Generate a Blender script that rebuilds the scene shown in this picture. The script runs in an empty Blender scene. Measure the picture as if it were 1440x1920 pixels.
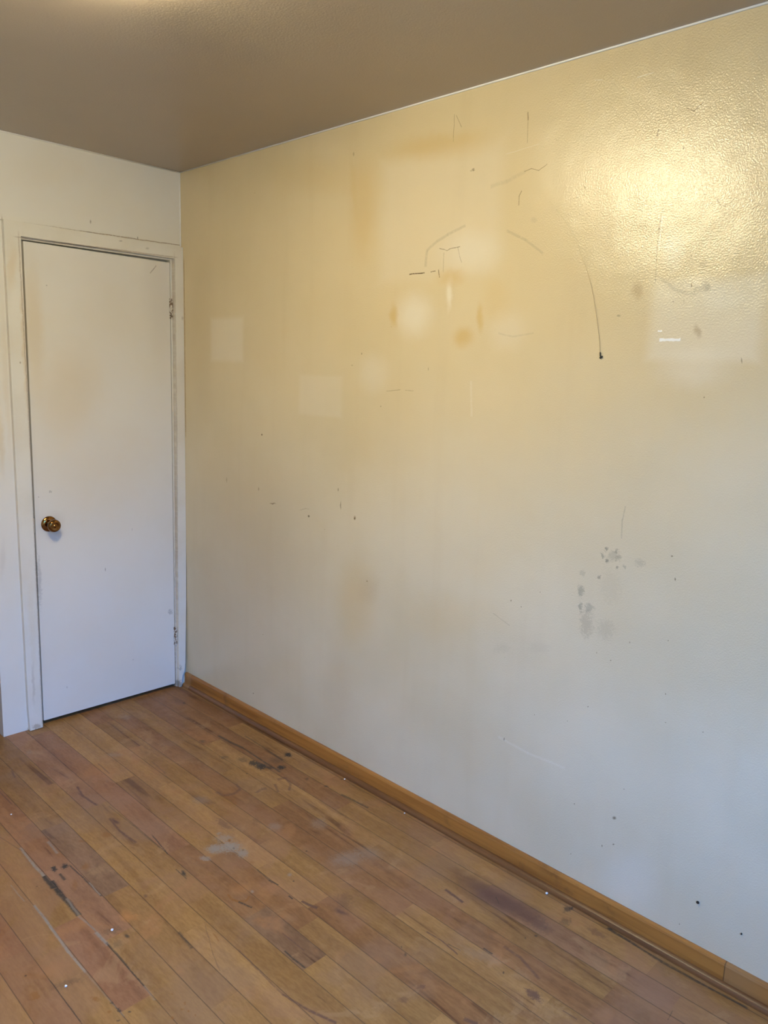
import bpy, bmesh, math, random
from mathutils import Vector, Matrix

# ------------------------------------------------------------------ camera
scene = bpy.context.scene
C = scene.collection
CAM_POS = (-1.97824055, -3.28517839, 1.5755751)
YAW, PITCH, ROLL, FPX = 0.798519932, -0.175308875, 0.0347717854, 1456.39399
fw = Vector((math.sin(YAW)*math.cos(PITCH), math.cos(YAW)*math.cos(PITCH), math.sin(PITCH)))
rt = Vector((math.cos(YAW), -math.sin(YAW), 0)); up = rt.cross(fw)
r2 = rt*math.cos(ROLL) + up*math.sin(ROLL); u2 = -rt*math.sin(ROLL) + up*math.cos(ROLL)
cd = bpy.data.cameras.new('camera'); cam = bpy.data.objects.new('camera', cd); C.objects.link(cam)
cam.matrix_world = Matrix(((r2.x, u2.x, -fw.x, CAM_POS[0]), (r2.y, u2.y, -fw.y, CAM_POS[1]),
                           (r2.z, u2.z, -fw.z, CAM_POS[2]), (0, 0, 0, 1)))
cd.sensor_fit = 'VERTICAL'; cd.sensor_height = 32.0; cd.lens = 32.0*FPX/1920.0; cd.clip_start = 0.02
scene.camera = cam

# ------------------------------------------------------------------ light and exposure
scene.view_settings.view_transform = 'Standard'; scene.view_settings.look = 'None'
scene.view_settings.gamma = 1.0; scene.view_settings.use_curve_mapping = False
scene.view_settings.exposure = 0.2
SKY_STRENGTH = 25.6
SKY_COLOR = (0.062, 0.325, 1.0)
GROUND_COLOR = (0.035, 0.075, 0.12)
LAMP_STRENGTH = 90.0
LAMP_COLOR = (1.0, 0.888, 0.59)
LAMP_POS = (-1.40, -1.74)
w = bpy.data.worlds.new('daylight'); scene.world = w; w.use_nodes = True
nt = w.node_tree; nt.nodes.clear()
tc = nt.nodes.new('ShaderNodeTexCoord'); sp = nt.nodes.new('ShaderNodeSeparateXYZ')
mr = nt.nodes.new('ShaderNodeMapRange'); mr.inputs[1].default_value = 0.05; mr.inputs[2].default_value = 0.28
mx = nt.nodes.new('ShaderNodeMix'); mx.data_type = 'RGBA'
mx.inputs[6].default_value = (*GROUND_COLOR, 1); mx.inputs[7].default_value = (*SKY_COLOR, 1)
bg = nt.nodes.new('ShaderNodeBackground'); bg.inputs[1].default_value = SKY_STRENGTH
ow = nt.nodes.new('ShaderNodeOutputWorld')
L = nt.links.new
L(tc.outputs['Generated'], sp.inputs[0]); L(sp.outputs[2], mr.inputs[0]); L(mr.outputs[0], mx.inputs[0])
L(mx.outputs[2], bg.inputs[0]); L(bg.outputs[0], ow.inputs[0])
# portal in the window opening behind the camera (guides sampling of the sky)
WIN = (-2.25, -1.0, 0.75, 2.12)      # x0, x1, sill, head on the back wall
BACK = -3.80
pl = bpy.data.lights.new('window_portal', 'AREA'); pl.shape = 'RECTANGLE'
pl.size = WIN[1]-WIN[0]; pl.size_y = WIN[3]-WIN[2]; pl.cycles.is_portal = True
po = bpy.data.objects.new('window_portal', pl); C.objects.link(po)
po.location = ((WIN[0]+WIN[1])/2, BACK-0.02, (WIN[2]+WIN[3])/2); po.rotation_euler = (math.pi/2, 0, 0)

# ------------------------------------------------------------------ helpers
H = 2.44
def setp(o, label=None, cat=None, kind=None, group=None):
    if label: o['label'] = label
    if cat: o['category'] = cat
    if kind: o['kind'] = kind
    if group: o['group'] = group
    return o
def box(bm, x0, x1, y0, y1, z0, z1):
    vs = [bm.verts.new(p) for p in ((x0,y0,z0),(x1,y0,z0),(x1,y1,z0),(x0,y1,z0),(x0,y0,z1),(x1,y0,z1),(x1,y1,z1),(x0,y1,z1))]
    for f in ((0,3,2,1),(4,5,6,7),(0,1,5,4),(1,2,6,5),(2,3,7,6),(3,0,4,7)): bm.faces.new([vs[i] for i in f])
def prism(bm, pts, axis, a, b):
    """extrude a 2-D outline between a and b along axis 0/1/2 (remaining two axes in order)"""
    def mk(p, t):
        q = list(p); q.insert(axis, t); return bm.verts.new(q)
    A = [mk(p, a) for p in pts]; B = [mk(p, b) for p in pts]; n = len(pts)
    bm.faces.new(A); bm.faces.new(B[::-1])
    for i in range(n): bm.faces.new((A[i], B[i], B[(i+1) % n], A[(i+1) % n]))
def lathe(bm, prof, center, axis, seg=40):
    """prof: (distance along axis, radius)"""
    ax = Vector(axis).normalized(); t = Vector((0,0,1)) if abs(ax.z) < .9 else Vector((1,0,0))
    u = ax.cross(t).normalized(); v = ax.cross(u); c = Vector(center); rings = []
    for d, r in prof:
        if r < 1e-6: rings.append([bm.verts.new(c+ax*d)])
        else: rings.append([bm.verts.new(c+ax*d+u*r*math.cos(k*math.tau/seg)+v*r*math.sin(k*math.tau/seg)) for k in range(seg)])
    for A, B in zip(rings[:-1], rings[1:]):
        for k in range(seg):
            a, b = A[k % len(A)], A[(k+1) % len(A)]; c1, d1 = B[(k+1) % len(B)], B[k % len(B)]
            f = [q for i, q in enumerate((a, b, c1, d1)) if q not in (a, b, c1, d1)[:i]]
            if len(f) > 2: bm.faces.new(f)
def tube(bm, pts, r, seg=8):
    pts = [Vector(p) for p in pts]; rings = []
    R = r if callable(r) else (lambda t: r)
    for i, p in enumerate(pts):
        rr = R(i/(len(pts)-1))
        d = (pts[min(i+1, len(pts)-1)]-pts[max(i-1, 0)]).normalized()
        t = Vector((1,0,0)) if abs(d.x) < .9 else Vector((0,0,1))
        u = d.cross(t).normalized(); v = d.cross(u)
        rings.append([bm.verts.new(p+u*rr*math.cos(k*math.tau/seg)+v*rr*math.sin(k*math.tau/seg)) for k in range(seg)])
    for A, B in zip(rings[:-1], rings[1:]):
        for k in range(seg): bm.faces.new((A[k], A[(k+1)%seg], B[(k+1)%seg], B[k]))
    bm.faces.new(rings[0][::-1]); bm.faces.new(rings[-1])
def obj(name, bm, mat, parent=None, bevel=0, smooth=False, loc=None):
    bmesh.ops.recalc_face_normals(bm, faces=bm.faces)
    me = bpy.data.meshes.new(name); bm.to_mesh(me); bm.free()
    o = bpy.data.objects.new(name, me); C.objects.link(o); me.materials.append(mat)
    if parent: o.parent = parent
    if loc: o.location = loc
    if smooth:
        for p in me.polygons: p.use_smooth = True
    if bevel:
        m = o.modifiers.new('bevel', 'BEVEL'); m.width = bevel; m.segments = 2; m.limit_method = 'ANGLE'
    return o
def empty(name, loc=(0,0,0)):
    o = bpy.data.objects.new(name, None); C.objects.link(o); o.location = loc; o.empty_display_size = .05; return o
def bmn(): return bmesh.new()

# ------------------------------------------------------------------ stains, plus some painted light and shade (centre, angle, half sizes, edge softness, strength, colour, form), metres on the surface
STAINS_AND_SHADING_RIGHT_WALL = [
 (-1.55,2.292,-3.027,0.3396,0.0596,1,0.55,'O','e'),
 (-1.203,2.13,1.557,0.2627,0.0962,1,0.45,'O','e'),
 (-0.969,2.287,-2.967,0.4261,0.0986,1,0.25,'O','e'),
 (-1.383,1.395,1.818,0.3545,0.2962,1,0.1,'O','e'),
 (-1.551,2.083,0,0.2813,0.2188,0.3,0.2,'W','b'),
 (-0.367,1.7,0,0.136,0.1035,0.3,0.3,'W','b'),
 (-0.993,1.486,0,0.1365,0.084,0.25,0.17,'W','b'),
 (-1.464,1.776,0,0.1238,0.105,1,0.5,'W','e'),
 (-1.616,1.839,1.571,0.07,0.0202,1,0.6,'W','e'),
 (-1.69,1.964,0.055,0.1808,0.0896,1,0.35,'W','e'),
 (-2.45,1.737,0,0.1575,0.1125,0.3,0.4,'W','b'),
 (-2.436,1.618,0,0.1375,0.075,1,0.35,'W','e'),
 (-2.485,1.787,0,0.075,0.05,1,0.3,'W','e'),
 (-2.35,1.911,1.48,0.0756,0.0447,1,0.3,'W','e'),
 (-1.372,1.775,1.571,0.056,0.03,1,0.85,'O','e'),
 (-1.682,1.701,0,0.063,0.0455,1,0.8,'O','e'),
 (-1.748,1.759,1.413,0.0637,0.02,1,0.75,'O','e'),
 (-1.619,1.888,0.035,0.0903,0.0374,1,0.5,'O','e'),
 (-1.804,1.815,1.408,0.1061,0.0792,1,0.3,'O','e'),
 (-1.281,1.578,0,0.11,0.1,1,0.25,'W','e'),
 (-1.851,1.719,0,0.105,0.0875,1,0.2,'W','e'),
 (-2.265,1.816,1.571,0.035,0.024,1,0.45,'K','e'),
 (-2.3495,1.8275,-2.549,0.0304,0.0075,1,0.2,'G','l'),
 (-2.3965,1.8055,-2.902,0.0239,0.0076,1,0.2,'G','l'),
 (-2.437,1.8125,2.976,0.0219,0.0141,1,0.22,'G','l'),
 (-2.434,1.866,1.201,0.0234,0.0157,1,0.25,'G','e'),
 (-2.437,1.708,1.324,0.0231,0.0102,1,0.55,'K','e'),
 (-2.448,1.82,1.277,0.0257,0.0146,1,0.25,'G','e'),
 (-1.511,1.954,1.611,0.0258,0.009,1,0.22,'G','l'),
 (-1.534,1.992,2.608,0.0263,0.0074,1,0.22,'G','l'),
 (-1.578,2.013,2.793,0.0241,0.0073,1,0.22,'G','l'),
 (-1.634,2.0305,2.869,0.0364,0.0071,1,0.22,'G','l'),
 (-1.8635,1.9945,-2.695,0.0394,0.0062,1,0.22,'G','l'),
 (-1.93,1.9565,-2.55,0.0397,0.0056,1,0.22,'G','l'),
 (-1.789,2.1475,3.021,0.0301,0.0091,1,0.14,'G','l'),
 (-1.8505,2.16,2.871,0.0347,0.0086,1,0.14,'G','l'),
 (-1.8915,2.1715,2.944,0.0131,0.0016,1,0.6,'D','l'),
 (-1.9165,2.1695,-2.796,0.0137,0.0013,1,0.6,'D','l'),
 (-1.9425,2.1715,2.693,0.0154,0.0016,1,0.6,'D','l'),
 (-1.4725,1.9085,3.127,0.0345,0.0028,1,1,'D','l'),
 (-1.5435,1.9105,3.089,0.0098,0.002,1,0.9,'D','l'),
 (-1.569,1.903,-1.816,0.0127,0.0028,1,0.7,'D','l'),
 (-1.583,1.9765,-2.867,0.0171,0.0021,1,0.6,'D','l'),
 (-1.605,1.9745,2.747,0.0067,0.0024,1,0.6,'D','l'),
 (-1.631,1.978,3.092,0.0206,0.002,1,0.6,'D','l'),
 (-1.647,1.9645,-1.926,0.0148,0.002,1,0.35,'D','l'),
 (-1.657,1.941,-2.034,0.0115,0.0019,1,0.35,'D','l'),
 (-1.5865,1.936,-1.588,0.0299,0.0027,1,0.25,'D','l'),
 (-1.6035,2.3375,-1.584,0.0397,0.0022,1,0.35,'D','l'),
 (-1.622,2.3545,-2.122,0.0236,0.0022,1,0.35,'D','l'),
 (-1.88,2.32,-1.661,0.0114,0.0022,1,0.75,'D','l'),
 (-1.8825,2.278,-1.619,0.032,0.0017,1,0.4,'D','l'),
 (-1.687,2.2,-2.935,0.0142,0.0089,1,0.6,'D','d'),
 (-1.8665,2.0905,1.611,0.0129,0.0019,1,0.6,'D','l'),
 (-1.8705,2.11,2.034,0.0081,0.0021,1,0.6,'D','l'),
 (-1.923,2.031,0.266,0.0165,0.0122,1,0.15,'G','e'),
 (-1.148,2.334,1.503,0.0106,0.0055,1,0.4,'D','e'),
 (-1.152,2.225,1.425,0.1592,0.0215,1,0.2,'O','e'),
 (-2.283,2.2035,-1.34,0.009,0.0024,1,1,'D','l'),
 (-2.363,2.2425,-2.593,0.0109,0.0013,1,0.8,'D','l'),
 (-2.3825,2.2445,2.521,0.0133,0.0021,1,0.8,'D','l'),
 (-2.4085,2.2395,-3.089,0.0098,0.0012,1,0.5,'D','l'),
 (-2.354,2.156,1.343,0.0051,0.0037,1,0.8,'D','e'),
 (-2.4585,2.0125,-2.096,0.0113,0.0022,1,0.7,'D','l'),
 (-2.4695,2.0055,-2.915,0.0069,0.0015,1,0.5,'D','l'),
 (-2.5465,1.9945,2.567,0.0104,0.0015,1,0.6,'D','l'),
 (-2.084,2.098,1.274,0.0062,0.0033,1,0.4,'D','e'),
 (-2.063,2.0765,2.85,0.0054,0.0021,1,0.4,'D','l'),
 (-2.217,1.753,0,0.009,0.0045,1,0.5,'G','e'),
 (-2.311,1.9875,-1.517,0.0191,0.002,1,0.5,'D','l'),
 (-2.31,1.969,0,0.0045,0.0031,1,0.8,'D','e'),
 (-2.3095,1.9405,-1.59,0.0273,0.0018,1,0.5,'G','l'),
 (-2.311,1.874,-1.596,0.0412,0.0018,1,0.5,'G','l'),
 (-2.315,1.9565,-1.571,0.0438,0.002,1,0.9,'W','l'),
 (-2.553,1.638,1.361,0.0102,0.0024,1,0.6,'D','e'),
 (-2.402,1.893,1.223,0.0031,0.0024,1,0.8,'D','e'),
 (-2.41,1.822,1.353,0.0077,0.0023,1,0.8,'D','e'),
 (-2.366,1.785,0,0.0037,0.0037,1,0.4,'D','e'),
 (-2.394,1.783,1.529,0.006,0.0025,1,0.4,'D','e'),
 (-0.703,1.025,2.996,0.0283,0.0045,1,0.7,'D','e'),
 (-0.625,1.308,2.992,0.0075,0.0056,1,0.9,'D','e'),
 (-0.605,1.074,1.615,0.0113,0.0056,1,0.5,'D','e'),
 (-0.366,1.085,1.589,0.0175,0.0064,1,0.35,'D','e'),
 (-1.11,1.136,1.613,0.01,0.0045,1,0.6,'D','e'),
 (-1.127,1.077,1.582,0.024,0.006,1,0.55,'D','e'),
 (-1.206,1.041,1.724,0.0122,0.0081,1,1,'K','e'),
 (-1.206,1.039,2.081,0.0063,0.0052,1,0.8,'D','e'),
 (-0.939,1.007,2.955,0.0088,0.0068,1,0.9,'D','e'),
 (-0.909,1.028,2.988,0.046,0.0026,1,0.3,'D','e'),
 (-1.169,1.604,0,0.0082,0.004,1,0.3,'D','e'),
 (-1.218,1.646,1.712,0.0053,0.0041,1,0.6,'D','e'),
 (-1.383,1.5215,3.033,0.0332,0.0021,1,0.35,'D','l'),
 (-1.459,1.5235,-3.115,0.0196,0.0024,1,0.25,'D','l'),
 (-1.541,1.598,1.571,0.0088,0.0034,1,0.35,'D','e'),
 (-1.324,1.463,2.494,0.0043,0.0039,1,0.5,'D','e'),
 (-1.7285,1.5085,-1.653,0.0563,0.0068,1,0.2,'W','l'),
 (-1.8465,1.7055,-2.929,0.0269,0.0039,1,0.15,'G','l'),
 (-1.9095,1.705,3.009,0.039,0.0039,1,0.15,'G','l'),
 (-2.24,1.112,2.315,0.0098,0.0083,1,0.7224999999999999,'G','d'),
 (-2.269,1.111,2.783,0.0165,0.0105,1,0.425,'G','d'),
 (-2.279,1.093,2.775,0.0183,0.012,1,0.3825,'G','d'),
 (-2.245,1.077,2.274,0.0124,0.0089,1,0.68,'G','d'),
 (-2.23,1.09,1.384,0.0152,0.0106,1,0.51,'G','d'),
 (-2.277,1.067,2.976,0.0091,0.0076,1,0.595,'G','d'),
 (-2.299,1.073,1.406,0.0106,0.0076,1,0.3825,'G','d'),
 (-2.263,1.096,2.403,0.0377,0.0263,1,0.2975,'G','d'),
 (-2.226,1.027,3.065,0.0142,0.0122,1,0.5525,'G','d'),
 (-2.343,1.091,2.976,0.0274,0.0182,1,0.255,'G','d'),
 (-2.171,1.026,2.635,0.0184,0.0149,1,0.255,'G','d'),
 (-2.17,0.973,1.489,0.0306,0.0198,1,0.4675,'G','d'),
 (-2.173,0.925,1.422,0.0304,0.0108,1,0.51,'G','d'),
 (-2.202,0.929,2.529,0.0279,0.0237,1,0.3825,'G','d'),
 (-2.198,0.88,1.491,0.071,0.0395,1,0.2975,'G','d'),
 (-2.258,0.879,2.245,0.057,0.0507,1,0.17,'G','d'),
 (-2.263,1.007,1.711,0.0886,0.0593,1,0.102,'G','d'),
 (-2.283,1.2205,-1.418,0.0203,0.0033,1,0.3,'G','l'),
 (-2.281,1.175,-1.609,0.0268,0.0033,1,0.3,'G','l'),
 (-2.43,1.127,2.976,0.0046,0.003,1,0.75,'D','e'),
 (-2.445,1.067,1.406,0.0061,0.003,1,0.75,'D','e'),
 (-1.93,0.888,1.817,0.0045,0.0031,1,0.75,'D','e'),
 (-1.969,0.877,2.716,0.0031,0.0026,1,0.75,'D','e'),
 (-1.282,0.812,2.699,0.0057,0.0043,1,0.75,'D','e'),
 (-1.938,0.423,1.782,0.0073,0.0042,1,0.75,'D','e'),
 (-2.224,0.632,2.404,0.0027,0.0017,1,0.75,'D','e'),
 (-2.045,0.545,1.84,0.0028,0.0016,1,0.75,'D','e'),
 (-2.283,0.793,1.961,0.0032,0.0022,1,0.75,'D','e'),
 (-2.335,0.861,1.429,0.0035,0.0018,1,0.75,'D','e'),
 (-2.443,0.896,2.234,0.0025,0.0021,1,0.75,'D','e'),
 (-2.338,0.326,2.493,0.0099,0.0066,1,0.75,'D','e'),
 (-2.308,0.222,1.57,0.0047,0.0029,1,0.75,'D','e'),
 (-2.343,0.244,2.428,0.0054,0.0029,1,0.75,'D','e'),
 (-2.225,0.633,2.251,0.0023,0.002,1,0.75,'D','e'),
 (-2.459,0.666,2.774,0.0032,0.0015,1,0.75,'D','e'),
 (-2.561,0.675,2.375,0.0029,0.0019,1,0.75,'D','e'),
 (-2.359,0.426,1.472,0.0035,0.0015,1,0.75,'D','e'),
 (-2.207,0.313,2.006,0.0035,0.0025,1,0.75,'D','e'),
 (-2.209,0.147,1.702,0.0036,0.0017,1,0.75,'D','e'),
 (-2.556,0.104,1.975,0.003,0.0021,1,0.75,'D','e'),
 (-2.716,0.169,1.919,0.0031,0.0017,1,0.75,'D','e'),
 (-2.451,0.746,1.456,0.0038,0.0019,1,0.75,'D','e'),
 (-2.471,1.546,1.571,0.0025,0.0025,1,0.75,'D','e'),
 (-0.574,0.137,2.705,0.0068,0.0036,1,0.75,'D','e'),
 (-0.643,0.433,2.725,0.004,0.0024,1,0.75,'D','e'),
 (-2.161,0.565,2.251,0.0019,0.0017,1,0.75,'D','e'),
 (-2.034,0.939,1.96,0.0022,0.002,1,0.75,'D','e'),
 (-1.219,0.714,1.739,0.2662,0.1611,1,0.38,'O','e'),
 (-1.289,0.782,2.343,0.0933,0.0707,1,0.16,'K','e'),
 (-1.126,0.317,1.66,0.2738,0.1282,1,0.15,'K','e'),
 (-1.702,0.772,2.908,0.3229,0.1203,1,0.18,'O','e'),
 (-1.945,0.736,2.848,0.186,0.1052,1,0.08,'K','e'),
 (-1.8975,0.8185,-2.801,0.0355,0.0029,1,0.22,'G','l'),
 (-1.9735,0.417,-3.038,0.0595,0.0063,1,0.22,'W','l'),
 (-2.097,0.412,3.126,0.068,0.006,1,0.22,'W','l'),
 (-2.401,0.159,2.092,0.1492,0.1143,1,0.25,'W','e'),  # pale patch: window glow painted into the wall colour
 (-0.0265,1.66,1.5708,0.4,0.0055,1,0.85,'K','l'),  # contact shadow painted along the casing edge, together with brown staining
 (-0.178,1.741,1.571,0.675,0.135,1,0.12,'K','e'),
 (-0.47,0.662,1.889,0.8517,0.6587,1,0.28,'K','e'),  # this row and the one above: broad soft browner tone toward the door
 (-2.043,0.763,2.788,0.0736,0.0333,1,0.07,'G','d'),
 (-1.905,0.724,2.687,0.0653,0.029,1,0.09,'G','d'),
 (-1.8675,2.233,3.07,0.0573,0.0019,1,0.3,'W','l'),
 (-2.2345,2.35,3.095,0.0222,0.0018,1,0.8,'W','l'),
 (-2.101,2.3675,-3.017,0.0125,0.0024,1,0.5,'W','l'),
]
STAINS_DOOR_WALL = [
 (-0.827,1.252,1.571,0.18,0.02,1,0.6,'O','e'),
 (-0.793,1.528,1.571,0.45,0.02,1,0.3,'O','e'),
 (-0.425,2.162,1.546,0.0113,0.005,1,0.6,'D','e'),
 (-0.213,2.127,1.529,0.009,0.0037,1,0.8,'D','e'),
 (-0.188,2.115,-2.536,0.0053,0.0042,1,0.8,'D','e'),
 (-0.258,2.117,-3.031,0.0503,0.0111,1,0.2,'G','e'),
 (-0.844,0.77,1.463,0.1132,0.0163,1,0.12,'K','e'),
 (-0.595,2.33,-2.892,0.2776,0.0973,1,0.15,'O','e'),
 (-0.833,-0.027,2.786,0.0859,0.0259,1,0.75,'G','d'),
 (-0.774,-0.009,1.624,0.0303,0.0111,1,0.9,'K','e'),
 (-0.877,-0.025,1.633,0.0455,0.0178,1,0.6,'G','d'),
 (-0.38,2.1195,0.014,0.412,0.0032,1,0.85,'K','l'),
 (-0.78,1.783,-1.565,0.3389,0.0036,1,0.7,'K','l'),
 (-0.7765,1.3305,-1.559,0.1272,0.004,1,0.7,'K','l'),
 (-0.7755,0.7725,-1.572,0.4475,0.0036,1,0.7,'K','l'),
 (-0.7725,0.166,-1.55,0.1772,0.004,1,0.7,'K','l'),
]
STAINS_CASING = [
 (-0.834,-0.016,2.774,0.0956,0.0329,1,0.8,'G','d'),
 (-0.747,0.012,2.582,0.0336,0.0253,1,0.55,'K','d'),
 (-0.045,0.016,1.766,0.0451,0.0292,1,0.7,'G','d'),
 (-0.745,1.572,1.571,0.0068,0.005,1,0.7,'K','e'),
 (-0.727,1.656,1.571,0.38,0.0135,1,0.6,'O','e'),
 (-0.762,1.94,1.433,0.1211,0.0273,1,0.5,'O','e'),
 (-0.007,1.799,1.571,0.0125,0.0082,1,0.4,'K','e'),
 (-0.303,2.1,-2.991,0.0114,0.0044,1,0.5,'G','e'),
 (-0.179,2.086,-3.023,0.0138,0.0067,1,0.3,'D','e'),
 (-0.04,0.102,1.518,0.0277,0.0122,1,0.5,'G','d'),
 (-0.746,0.454,1.572,0.3375,0.0225,1,0.25,'O','e'),
 (-0.752,0.215,1.572,0.135,0.009,1,0.25,'K','e'),
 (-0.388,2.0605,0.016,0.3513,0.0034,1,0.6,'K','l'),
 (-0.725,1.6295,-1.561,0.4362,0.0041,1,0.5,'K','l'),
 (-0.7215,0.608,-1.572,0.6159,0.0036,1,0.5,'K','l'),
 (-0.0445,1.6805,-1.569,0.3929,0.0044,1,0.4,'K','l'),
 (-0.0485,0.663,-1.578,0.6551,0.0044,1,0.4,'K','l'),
]
MARKS_DOOR = [
 (-0.541,1.445,1.365,0.2959,0.2002,1,0.45,'O','e'),
 (-0.675,1.702,1.571,0.3825,0.0563,1,0.5,'O','e'),
 (-0.109,1.879,1.571,0.375,0.11,1,0.12,'K','e'),
 (-0.1395,2.003,0.893,0.0238,0.0033,1,0.6,'D','l'),
 (-0.618,1.885,-2.72,0.0046,0.0039,1,0.5,'D','e'),
 (-0.637,1.037,2.901,0.0091,0.0067,1,0.5,'G','d'),
 (-0.687,1.018,2.328,0.0038,0.0034,1,0.5,'D','e'),
 (-0.404,0.66,1.587,0.0125,0.0036,1,0.6,'D','e'),
 (-0.269,0.829,1.471,0.01,0.0025,1,0.35,'D','e'),
 (-0.078,0.393,1.782,0.028,0.0206,1,0.4,'G','d'),
 (-0.631,0.891,1.49,0.0854,0.0679,1,0.16,'K','e'),
 (-0.7,0.655,1.573,0.2,0.018,1,0.3,'G','d'),
 (-0.599,0.147,1.781,0.0078,0.0048,1,0.3,'D','e'),
 (-0.39,1.764,1.538,0.4507,0.2246,1,0.05,'K','e'),
 (-0.279,0.198,2.541,0.0058,0.0047,1,0.3,'D','e'),
 (-0.386,1.069,3.042,0.3517,0.3015,1,0.16,'O','e'),
 (-0.61,0.853,2.328,0.0285,0.0255,1,0.2,'K','e'),  # faint knob-sized darker spot just below the knob
 (-0.052,1.86,1.458,0.0503,0.0123,1,0.4,'K','d'),
 (-0.05,0.259,1.601,0.0552,0.0179,1,0.3,'K','d'),
]
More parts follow.
